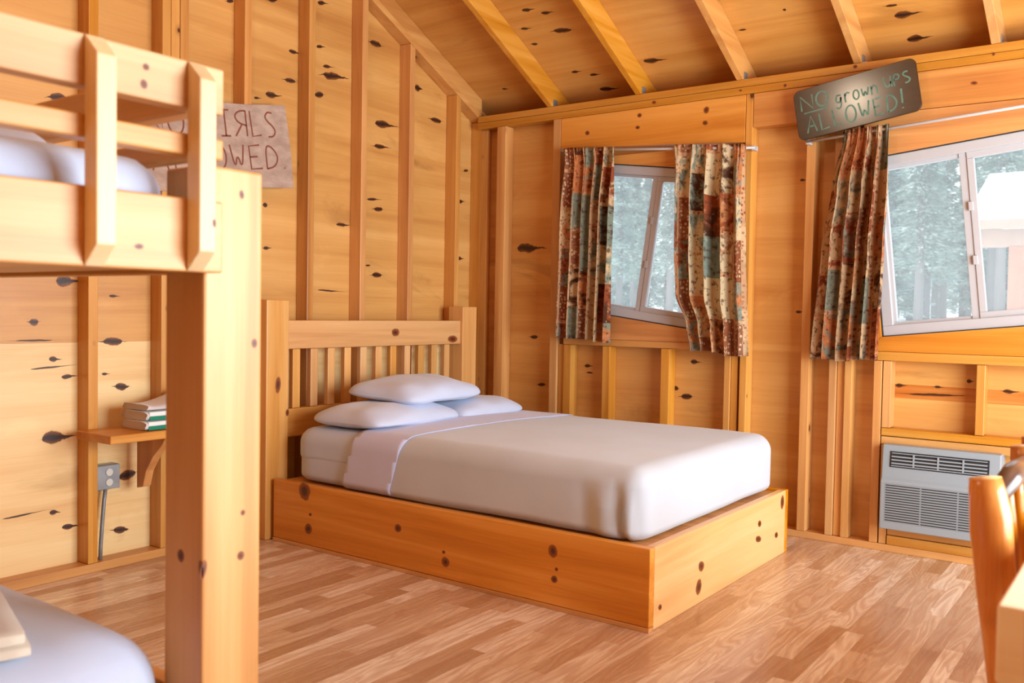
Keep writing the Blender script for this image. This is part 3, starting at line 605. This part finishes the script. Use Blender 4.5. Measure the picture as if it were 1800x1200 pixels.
rod(2.215, 2.083, 3.62, 2.181, 'thin white curtain rod above the larger window, behind the black sign')
# ------------------------------------------------------------------ hand-lettered signs
GL = {  # strokes in a unit box (x 0..1, y 0..1)
 'N': [[(0,0),(0,1),(1,0),(1,1)]], 'O': [[(.5+.5*math.cos(t*.3927+1.57), .5+.5*math.sin(t*.3927+1.57)) for t in range(17)]],
 'G': [[(.95,.85),(.5,1),(.1,.8),(0,.45),(.2,.1),(.55,0),(.95,.15),(.95,.45),(.55,.45)]],
 'I': [[(.5,0),(.5,1)],[(.1,0),(.9,0)],[(.1,1),(.9,1)]], 'R': [[(1,0),(1,1)],[(1,1),(.4,.98),(0,.78),(.3,.52),(1,.42)],[(.6,.45),(0,0)]],
 'L': [[(.05,1),(.15,0),(.95,.06)]], 'S': [[(.75,.95),(.35,1),(.05,.8),(.3,.6),(.75,.42),(.95,.2),(.7,0),(.25,0)]],
 'A': [[(0,0),(.5,1),(1,0)],[(.2,.38),(.8,.38)]], 'W': [[(0,1),(.28,0),(.5,.65),(.78,0),(1,1)]],
 'E': [[(.9,1),(.1,.95),(.15,0),(1,.03)],[(.12,.5),(.7,.52)]], 'D': [[(.05,0),(.05,1),(.55,.92),(1,.5),(.7,.1),(.05,0)]], '.': [[(.4,0),(.55,.06)]],
 'g': [[(.9,.6),(.45,.7),(.1,.4),(.35,.08),(.85,.2),(.9,.6),(.85,-.2),(.4,-.35),(.1,-.2)]], 'r': [[(.2,0),(.2,.65)],[(.2,.45),(.5,.68),(.9,.6)]],
 'o': [[(.5+.42*math.cos(t*.524), .34+.34*math.sin(t*.524)) for t in range(13)]], 'w': [[(0,.65),(.25,0),(.5,.5),(.75,0),(1,.65)]],
 'n': [[(.1,0),(.1,.65)],[(.1,.45),(.5,.68),(.85,.5),(.9,0)]], 'U': [[(.05,1),(.08,.3),(.45,0),(.85,.2),(.95,1)],[(.9,.5),(1,0)]],
 'P': [[(.1,-.05),(.1,1),(.7,.95),(.85,.7),(.6,.5),(.1,.5)]], '!': [[(.6,1.15),(.45,.3)],[(.4,.08),(.42,0)]], '_': [[(0,0),(1,0)]]}
def letters(mb, text, x, y, w, h, gap, place, sw):
    """flat brush strokes; place(a, b) -> world point"""
    for ch in text:
        if ch == ' ': x += w*.8; continue
        ww = w*(.25 if ch in '.!' else 1)
        for st in GL[ch]:
            pts = [Vector((x+p[0]*ww, y+p[1]*h)) for p in st]
            # subdivide (Chaikin) for hand-drawn roundness on longer strokes
            if len(pts) > 4:
                for _ in range(2):
                    q = [pts[0]]
                    for a, b in zip(pts, pts[1:]): q += [a*.75+b*.25, a*.25+b*.75]
                    pts = q+[pts[-1]]
            vs = []; fs = []
            for i, p in enumerate(pts):
                d = pts[min(i+1, len(pts)-1)]-pts[max(i-1, 0)]; d.normalize(); n_ = Vector((-d.y, d.x))*sw/2
                vs += [place(*(p+n_)), place(*(p-n_))]
                if i: fs.append((2*i-2, 2*i-1, 2*i+1, 2*i))
            mb.add(vs, fs)
        x += ww+gap
    return x
# board with the girls message, on the left wall: local a runs along +y, tilted 8.3 degrees
ang = math.radians(8.3); ca, sa = math.cos(ang), math.sin(ang); OY, OZ = -2.425, 1.684
def LW(a, b, x=0.0): return (x, OY+a*ca-b*sa, OZ+a*sa+b*ca)
sg = thing('girls_sign', LW(.43,.21,.005), 'tilted weathered board reading NO GIRLS ALLOWED on the left wall', 'sign')
out = [(0,.01),(.3,0),(.62,.008),(.862,0),(.868,.2),(.86,.425),(.6,.418),(.35,.424),(.02,.415),(-.005,.2)]
mb = MB(); n_ = len(out); vs = [LW(a,b,.002) for a,b in out]+[LW(a,b,.012) for a,b in out]
mb.add(vs, [list(range(n_)), list(range(2*n_-1,n_-1,-1))]+[(i,n_+i,n_+(i+1)%n_,(i+1)%n_) for i in range(n_)])
part('board', mb, 'kraft', sg)
tx = MB(); pl_ = lambda a, b: LW(a, b, .0128)
letters(tx, 'NO', .04, .262, .085, .125, .03, pl_, .009); letters(tx, 'GIRLS', .345, .262, .070, .125, .022, pl_, .009)
letters(tx, 'ALLOWED.', .05, .100, .083, .120, .025, pl_, .009)
part('lettering', tx, 'paintbrown', sg)
# black sign over the larger window
ang2 = math.radians(9.3); c2, s2 = math.cos(ang2), math.sin(ang2); SX, SZ = 2.193, 2.082
def LB(a, b, y=0.0): return (SX+a*c2-b*s2, y+(.018-.050*b/.26*0), SZ+a*s2+b*c2)
bs = thing('no_grown_ups_sign', (2.47,-.075,2.26), 'tilted black painted board reading NO GROWN UPS ALLOWED above the larger window', 'sign')
mb = MB(); W_, H_, r_ = .602, .262, .035; ol = []
for cx_, cy_, a0 in ((W_-r_, r_, -90), (W_-r_, H_-r_, 0), (r_, H_-r_, 90), (r_, r_, 180)):
    for k in range(6): t_ = math.radians(a0+18*k); ol.append((cx_+r_*math.cos(t_), cy_+r_*math.sin(t_)))
n_ = len(ol); vs = [LB(a,b,-.099) for a,b in ol]+[LB(a,b,-.082) for a,b in ol]
mb.add(vs, [list(range(n_)), list(range(2*n_-1,n_-1,-1))]+[(i,n_+i,n_+(i+1)%n_,(i+1)%n_) for i in range(n_)])
part('board', mb, 'slate', bs, bevel=0.003)
tx = MB(); pl2 = lambda a, b: LB(a, b, -.0996)
letters(tx, 'NO', .035, .150, .060, .075, .018, pl2, .009); letters(tx, '_', .045, .135, .12, 0, 0, pl2, .007)
letters(tx, 'grown', .205, .135, .034, .070, .010, pl2, .008); letters(tx, 'UPS', .445, .150, .036, .055, .008, pl2, .008)
letters(tx, 'ALLOWED!', .050, .030, .050, .085, .016, pl2, .009)
part('lettering', tx, 'chalk', bs)

# ------------------------------------------------------------------ air conditioner
ac = thing('air_conditioner', (2.9,-.05,.13), 'light grey through-wall air conditioner below the larger window', 'air conditioner')
AX0, AX1, AZ0, AZ1, AY = 2.646, 3.172, 0.132, 0.548, -0.085
body = MB()
sl = .012  # front leans back slightly at the top band
body.prism([(.08,AZ0),(AY,AZ0),(AY,.372),(AY+.016,.388),(AY+.03,AZ1),(.08,AZ1)], 'X', AX0, AX1)
part('housing', body, 'acw', ac, bevel=0.006, seg=3)
def ty(z): return AY+.016+(.014)*(z-.388)/(AZ1-.388)
g0, g1, gz0, gz1 = 2.684, 3.124, .440, .518
og = MB(); og.hexa([(g0,ty(gz0)-.002,gz0),(g1,ty(gz0)-.002,gz0),(g1,ty(gz0)+.004,gz0),(g0,ty(gz0)+.004,gz0),(g0,ty(gz1)-.002,gz1),(g1,ty(gz1)-.002,gz1),(g1,ty(gz1)+.004,gz1),(g0,ty(gz1)+.004,gz1)])
ogo = part('outlet_grille', og, 'black', ac)
fr = MB()
for a, b in ((gz0,gz0+.004),(gz1-.004,gz1)): fr.box(g0+.008,g1-.008,ty(a)-.006,ty(a)-.001,a+.006 if a<.5 else a-.006,b+.006 if a<.5 else b-.006)
for k in range(3):
    z = gz0+.017+k*.0165; fr.box(g0+.008, g1-.008, ty(z)-.007, ty(z)-.001, z, z+.0065)
for k in range(1,4):
    x = g0+(g1-g0)*k/4; fr.box(x-.0035, x+.0035, ty(.48)-.009, ty(.48)+.002, gz0+.008, gz1-.008)
part('louvre', fr, 'acw', ogo)
ig = MB().box(2.668, 3.150, AY-.0005, AY+.002, .170, .362); igo = part('intake_grille', ig, 'acg', ac)
sl_ = MB(); 
for k in range(15):
    z = .176+k*.0124
    for xa, xb in ((2.673,2.831),(2.838,2.996),(3.003,3.146)): sl_.add([(xa,AY-.001,z),(xb,AY-.001,z),(xb,AY-.001,z+.0045),(xa,AY-.001,z+.0045)], [(0,1,2,3)])
part('grille_slot_shade', sl_, 'black', igo)

# ------------------------------------------------------------------ wall shelf, towels, outlet
sh = thing('wall_shelf', (.13,-2.37,.60), 'small pine wall shelf holding folded towels, behind the bunk post', 'shelf')
part('shelf_board', MB().box(.001,.269,-2.742,-2.0,.598,.634), 'bedY', sh, bevel=.004)
for yy in (-2.44,-2.10):
    br = MB().prism([(.001,.597),(.215,.597),(.20,.575),(.15,.53),(.085,.475),(.060,.41),(.050,.355),(.001,.345)][::-1] and [(.001,.345),(.050,.355),(.075,.43),(.13,.50),(.20,.56),(.225,.597),(.001,.597)], 'Y', yy-.02, yy+.02)
    part('bracket', br, 'bedZ', sh, bevel=.003)
def towel(z, mats, y0, y1, x0, x1, th, label, seed, lift=0.0):
    mb = MB()
    def prof(u, v):   # folded slab: u round the folded section (x,z), v along y
        a = 2*math.pi*u; cx_, cz_ = (x0+x1)/2, z+th/2
        ex = math.copysign(abs(math.cos(a))**.35, math.cos(a)); ez = math.copysign(abs(math.sin(a))**.6, math.sin(a))
        yy = y0+(y1-y0)*v
        n_ = noise.noise(Vector((ex*2+seed, yy*9, ez)))*.004
        up = lift*(max(0,(v-.25))**1.6)*(.5+.5*ez) + lift*.5*max(0,.12-v)*(ez>0)
        return (cx_+ex*(x1-x0)/2*(1-.02*abs(ez))+n_, yy+.004*math.sin(5*ez), cz_+ez*th/2+n_*.5+up)
    mb.grid(prof, 40, 12)
    # close the ends
    for vv, fl_ in ((0,True),(1,False)):
        ring_ = [prof(k/40, vv) for k in range(40)]; mb.add(ring_, [list(range(40)) if fl_ else list(range(39,-1,-1))])
    t = thing('folded_towel', ((x0+x1)/2,(y0+y1)/2,z), label, 'towel', 'folded towels on the wall shelf')
    part('towel_body', mb, mats[0], t, smooth=True)
    if len(mats) > 1:
        for m_, za, zb in ((mats[1], .05, .50), (mats[2], .50, .95)):
            part('stripe', MB().box(x1-.012, x1+.0025, y0+.012, y1-.004, z+th*za, z+th*zb), m_, t, bevel=.004, seg=3)
towel(.635, ['towel','towelg','towelw'], -2.565,-2.30, .055,.240,.040,'lowest green-striped towel in the stack on the wall shelf',1)
towel(.677, ['towel','towelg','towelw'], -2.560,-2.30, .050,.240,.040,'second green-striped towel in the stack on the wall shelf',2)
towel(.720, ['towel'], -2.555,-2.30, .050,.238,.022,'plain grey towel on top of the striped towels on the wall shelf',3, lift=.09)
ou = thing('electrical_outlet', (-.05,-2.575,.405), 'grey steel outlet box with conduit on the left wall below the shelf', 'outlet')
part('box', MB().box(-.0885,-.034,-2.632,-2.522,.350,.462), 'steel', ou, bevel=.008, seg=3)
cp = part('cover_plate', MB().box(-.034,-.029,-2.630,-2.524,.352,.460), 'steel', ou, bevel=.003)
for zz in (.383,.428):
    mbx = MB().tube([(-.029,-2.575,zz),(-.025,-2.575,zz)], .0165, 16); rc = part('receptacle', mbx, 'ivory', cp)
part('conduit', MB().tube([(-.05,-2.580,.352),(-.048,-2.588,.30),(-.042,-2.600,.20),(-.040,-2.608,.10),(-.040,-2.610,.041)], .0085, 12), 'cable', ou, smooth=True)

# ------------------------------------------------------------------ bunk bed
bk = thing('bunk_bed', (1.57,-4.7,0), 'pale pine bunk bed with guard rails in the left foreground', 'bunk bed')
B_ = lambda n, mb, m, **k: part(n, mb, m, bk, **k)
YE, YF = -3.684, -5.76
def post(x0, x1, y0, y1, h, kn=False):
    mb = MB().box(x0, x1, y0, y1, 0, h)
    if kn: mb.knots(K_PX, 'X', x1+.0006); mb.knots(K_PY, 'Y', y0-.0006)
    B_('post', mb, ['bunkZ','knotR'], bevel=.006)
post(2.118, 2.248, -3.697, -3.556, 1.456, True); post(0.90, 1.03, -3.697, -3.556, 1.456); post(2.118, 2.248, -5.89, -5.75, 1.456); post(0.90, 1.03, -5.89, -5.75, 1.456)
def rail(n, x0, x1, y0, y1, z0, z1, ax, kn=None, kv=None):
    mb = MB().box(x0, x1, y0, y1, z0, z1)
    if kn: mb.knots(kn, 'X', kv)
    return B_(n, mb, ['bunk'+ax,'knotR'], bevel=.004)
rail('side_rail', 2.2485, 2.290, YF, YE, 1.243, 1.380, 'Y', [K_G[2]], 2.2906)
rail('guard_rail', 2.2485, 2.290, YF, YE, 1.460, 1.500, 'Y'); rail('guard_rail', 2.2485, 2.290, YF, YE, 1.547, 1.634, 'Y', K_G[:2], 2.2906)
rail('side_rail', 0.858, 0.8995, YF, YE, 1.243, 1.380, 'Y'); rail('guard_rail', 0.858, 0.8995, YF, YE, 1.460, 1.500, 'Y'); rail('guard_rail', 0.858, 0.8995, YF, YE, 1.547, 1.634, 'Y')
for z0, z1 in ((1.460,1.500),(1.547,1.634)): rail('end_rail', 0.90, 2.248, -3.739, -3.6985, z0, z1, 'X')
rail('end_rail', 1.031, 2.117, -3.68, -3.64, 1.243, 1.380, 'X')
def upright(y, kn=None):
    x0, x1 = 2.2905, 2.330
    mb = MB().prism([(x0,1.243),(x1,1.280),(x1,1.597),(x0,1.634)], 'Y', y-.0185, y+.0185)
    if kn: mb.knots(kn, 'X', x1+.0006)
    B_('upright', mb, ['palep','knotR'], bevel=.003)
upright(-3.747, K_U); upright(-3.945); upright(-4.75); upright(-5.55)
for yy in (-3.747,-3.945): 
    pass
B_('slat_deck', MB().box(0.90, 2.248, YF, -3.74, 1.250, 1.285), 'bunkX')
rail('side_rail', 2.2485, 2.290, YF, YE, 0.200, 0.345, 'Y'); rail('side_rail', 0.858, 0.8995, YF, YE, 0.200, 0.345, 'Y')
rail('end_rail', 1.031, 2.117, -3.655, -3.615, 0.235, 0.368, 'X')
B_('slat_deck', MB().box(0.90, 2.248, YF, -3.705, 0.220, 0.255), 'bunkX')
um = rbox(0.925, 2.238, YF+.03, -3.748, 1.286, 1.462, .08, crown=.012, amp=.006, seed=7)
um = mesh_obj('mattress', um, 'sheet', origin=(1.73,-4.77,1.286), smooth=True); tag(um, 'white mattress on the upper bunk behind the guard rails', 'mattress')
pillow('pillow', (1.62, -3.98, 1.502), .26, .20, .075, 0.0, seed=9, label='white pillow at the end of the upper bunk mattress')
lm = rbox(0.94, 2.195, YF+.04, -3.705, .256, .527, .13, crown=.01, amp=.006, seed=8)
lm = mesh_obj('mattress', lm, 'sheet', origin=(1.73,-4.77,.256), smooth=True); tag(lm, 'white sheeted mattress on the lower bunk at the bottom left', 'mattress')
fb = MB()
def fold(x0,x1,y0,y1,z0,z1): 
    m_ = rbox(x0,x1,y0,y1,z0,z1,(z1-z0)*.42,div=14,amp=.004,seed=x0*9); fb.add(m_.v, m_.f)
fold(-.25,.26,-.30,.27,.534,.556); fold(-.245,.253,-.295,.262,.555,.580)
ct, st = math.cos(-.30), math.sin(-.30)
fb.v = [(1.800+x*ct-y*st, -4.150+x*st+y*ct, z) for x, y, z in fb.v]
fbo = mesh_obj('folded_blanket', fb, 'beige', origin=(1.66,-4.27,.506), smooth=True); tag(fbo, 'beige folded blanket on the lower bunk mattress', 'blanket')
ub = rbox(1.05,1.55,-4.85,-4.30,1.472,1.51,.016,div=12,amp=.004,seed=3)
ubo = mesh_obj('folded_blanket', ub, 'sheetband', origin=(1.3,-4.5,1.472), smooth=True); tag(ubo, 'pale folded blanket lying flat on the upper bunk mattress', 'blanket')

# ------------------------------------------------------------------ table and log chairs
tb = thing('table', (4.25,-2.2,0), 'pale knotty pine table at the right foreground edge', 'table')
T_ = lambda n, mb, m='pale', **k: part(n, mb, m, tb, **k)
TX0, TX1, TY0, TY1 = 3.593, 4.75, -3.301, -1.15
T_('table_top', MB().box(TX0, TX1, TY0, TY1, .648, .763), bevel=.004)
T_('apron', MB().box(TX0+.002, TX1-.002, TY0+.002, TY0+.038, .585, .6475), bevel=.003); T_('apron', MB().box(TX0+.002, TX1-.002, TY1-.038, TY1-.002, .585, .6475), bevel=.003)
for x in (TX0+.06, TX1-.16):
    for y in (TY0+.0385, TY1-.1285): T_('leg', MB().box(x, x+.09, y, y+.09, 0, .6475), bevel=.004)
def log(path, rads, seed, seg=20, step=.03):
    """bumpy log along a polyline"""
    pts = [Vector(p) for p in path]; P2, r2 = [], []
    for i in range(len(pts)-1):
        n_ = max(2, int((pts[i+1]-pts[i]).length/step))
        for k in range(n_): t = k/n_; P2.append(pts[i].lerp(pts[i+1], t)); r2.append(rads[i]*(1-t)+rads[i+1]*t)
    P2.append(pts[-1]); r2.append(rads[-1])
    mb = MB().tube(P2, r2, seg, capmi=1)
    for i, p in enumerate(mb.v):
        ax = min(P2, key=lambda q: (q-Vector(p)).length_squared); d = Vector(p)-ax
        k = 1+.16*noise.noise(Vector(p)*9+Vector((seed,0,0)))+.22*max(0, noise.noise(Vector(p)*16+Vector((seed*3,1,0)))-.32)*2
        mb.v[i] = tuple(ax+d*k)
    return mb
def log_chair(name, y0, y1, label, seed):
    t = thing(name, (3.75, (y0+y1)/2, 0), label, 'chair', 'log chairs at the table')
    lean = .128
    for k, y in enumerate((y0, y1)):
        xb = 3.503+lean*.87
        part('back_post', log([(xb,y,0),(3.503+lean*.42,y,.45),(3.503+.01,y,.80),(3.503,y,.872)], [.030,.036,.037,.029], seed+k), ['log','logend'], t, smooth=True)
        part('front_leg', log([(4.02,y,0),(4.02,y,.43)], [.032,.034], seed+5+k), ['log','logend'], t, smooth=True)
        part('side_rail', log([(xb-.05,y,.40),(4.02,y,.40)], [.024,.024], seed+8+k), ['log','logend'], t, smooth=True)
    part('top_rail', MB().tube([(3.522,y0+.03,.838),(3.520,(y0+y1)/2,.845),(3.522,y1-.03,.838)], [.020,.026,.020], 14), 'logdark', t, smooth=True)
    part('lower_rail', log([(3.552,y0+.02,.52),(3.552,y1-.02,.52)], [.022,.022], seed+9), ['log','logend'], t, smooth=True)
    for k in range(3):
        y = y0+(y1-y0)*(k+1)/4
        part('spindle', log([(3.550,y,.53),(3.522,y,.83)], [.015,.015], seed+12+k), ['log','logend'], t, smooth=True)
    part('seat', MB().box(3.60,4.04,y0-.01,y1+.01,.432,.462), 'log', t, bevel=.008, seg=3)
log_chair('log_chair', -2.823, -2.259, 'varnished log chair with knobbly back posts pushed in at the near end of the table', 1.0)
log_chair('log_chair', -2.034, -1.505, 'varnished log chair farther along the table, behind the nearer log chair', 20.0)

# ------------------------------------------------------------------ outside
t = NT('snow'); MAT['snow'] = t.done(t.bsdf(lin(240,244,250), 0.8))
t = NT('pine_foliage'); ob_ = t.n('ShaderNodeTexCoord').outputs['Object']
nz = t.n('ShaderNodeTexNoise', ins={0: ob_, 'Scale': 2.2, 'Detail': 3.0}).outputs[0]
oi_ = t.n('ShaderNodeObjectInfo').outputs['Random']
c_ = t.mix(t.range(nz, .42, .62), lin(150,176,156), lin(232,240,234)); c_ = t.mix(t.math('MULTIPLY', oi_, .35), c_, lin(178,196,182))
MAT['needles'] = t.done(t.bsdf(c_, .9, Specular_IOR_Level=.1))
MAT['bark'] = plain('tree_bark', lin(150,142,136), .9)
MAT['pinkpost'] = plain('cedar_post', lin(206,150,122), .7, noise=.08)
MAT['snowroof'] = plain('snowy_roof', lin(236,232,230), .8)
MAT['hazeboard'] = plain('fascia_board', lin(206,176,156), .7, noise=.05)
gr = MB().grid(lambda u, v: (-70+150*u, .4+90*v, -.45+1.55*min(1, max(0, (v*90-9)/14))+.12*math.sin(u*31)*math.sin(v*17)*min(1, v*4)), 60, 40)
gr = mesh_obj('snowy_ground', gr, 'snow', smooth=True); tag(gr, kind='structure')
def tree_mesh(seed, H, bare=0.18, n=6000):
    rnd = random.Random(seed); mb = MB()
    trunk = MB().tube([(0,0,-.6),(.03,0,H*.5),(0,.02,H*.97)], [.16,.10,.02], 8)
    for _ in range(n):
        z = H*(bare+(1-bare)*rnd.random()**.85); rmax = (.18+.125*(H-z))*(.75+.5*math.sin(z*5.3+seed)**2)
        a = rnd.uniform(0, 6.283); r = rmax*math.sqrt(rnd.uniform(.05, 1)); c = Vector((r*math.cos(a), r*math.sin(a), z-.18*r))
        s = rnd.uniform(.035, .10); d = Vector((math.cos(a), math.sin(a), rnd.uniform(-.5,.2))).normalized(); e = d.cross(Vector((rnd.uniform(-.4,.4),rnd.uniform(-.4,.4),1))).normalized()
        mb.add([c-d*s*1.6-e*s*.5, c+e*s*.6-d*s*.3, c+d*s*1.8, c-e*s*.6+d*s*.2], [(0,1,2,3)])
    return trunk, mb
protos = []
for i, (H, bare) in enumerate(((6.4,.10),(7.6,.22),(5.2,.06),(8.6,.30))): protos.append(tree_mesh(i+1, H, bare))
made = {}
rnd = random.Random(5)
def ground_z(y): v = (y-.4)/90; return -.45+1.55*min(1, max(0, (v*90-9)/14))
def put_tree(k, x, y, s, label, group):
    if k not in made:
        r = thing('pine_tree', (0,0,0), label, 'tree', group)
        tr = part('trunk', protos[k][0], 'bark', r, smooth=True); lf = part('foliage', protos[k][1], 'needles', r); made[k] = r; 
    else:
        src = made[k]; r = src.copy(); COL.objects.link(r)
        for ch in list(src.children): c = ch.copy(); COL.objects.link(c); c.parent = r
    r['label'] = label; r['group'] = group
    r.location = (x, y, ground_z(y)-.1); r.scale = (s,s,s); r.rotation_euler = (0,0,rnd.uniform(0,6.28)); return r
spots = []
def scatter(n, f0, f1, y0, y1, smin, label, group):
    tries = 0; c = 0
    while c < n and tries < 4000:
        tries += 1; yy = rnd.uniform(y0, y1); d = yy+4.8; x = 3.78-d*rnd.uniform(f0, f1)
        if any((x-a)**2+(yy-b)**2 < 2.25**2 for a, b in spots): continue
        spots.append((x, yy)); c += 1; put_tree(rnd.randrange(4), x, yy, rnd.uniform(smin, smin+.3), label, group)
scatter(42, 0.40, .66, 23, 55, .95, 'snow-dusted pine in the woods seen through the small window', 'pines beyond the small window')
scatter(46, 0.07, .28, 23, 60, .85, 'snow-dusted pine in the woods seen through the larger window', 'pines beyond the larger window')
scatter(9, -.15, .06, 22, 38, .9, 'snow-dusted pine in the woods behind the snowy porch roof', 'pines behind the snowy roof')
# cabin roof next door
pv = thing('porch', (4.2,8.5,-.4), 'neighbouring cabin porch with snowy roof and reddish post outside the larger window', 'porch')
ye = 7.6
part('roof', MB().prism([(ye-.25,2.39),(ye+1.5,3.16),(ye+3.3,2.39),(ye+3.3,2.33),(ye+1.5,3.08),(ye-.25,2.33)], 'X', 1.72, 7.5), 'snowroof', pv)
part('fascia', MB().box(1.74,7.5,ye-.28,ye-.25,2.25,2.36), 'hazeboard', pv)
part('beam', MB().box(1.84,7.4,ye-.08,ye+.06,2.05,2.26), 'hazeboard', pv)
for x in (2.19, 4.6, 7.1):
    part('post', MB().box(x,x+.17,ye-.10,ye+.07,-.4,2.05), 'pinkpost', pv, bevel=.01)
    part('post', MB().box(x,x+.17,ye+3.0,ye+3.17,-.4,2.25), 'pinkpost', pv, bevel=.01)
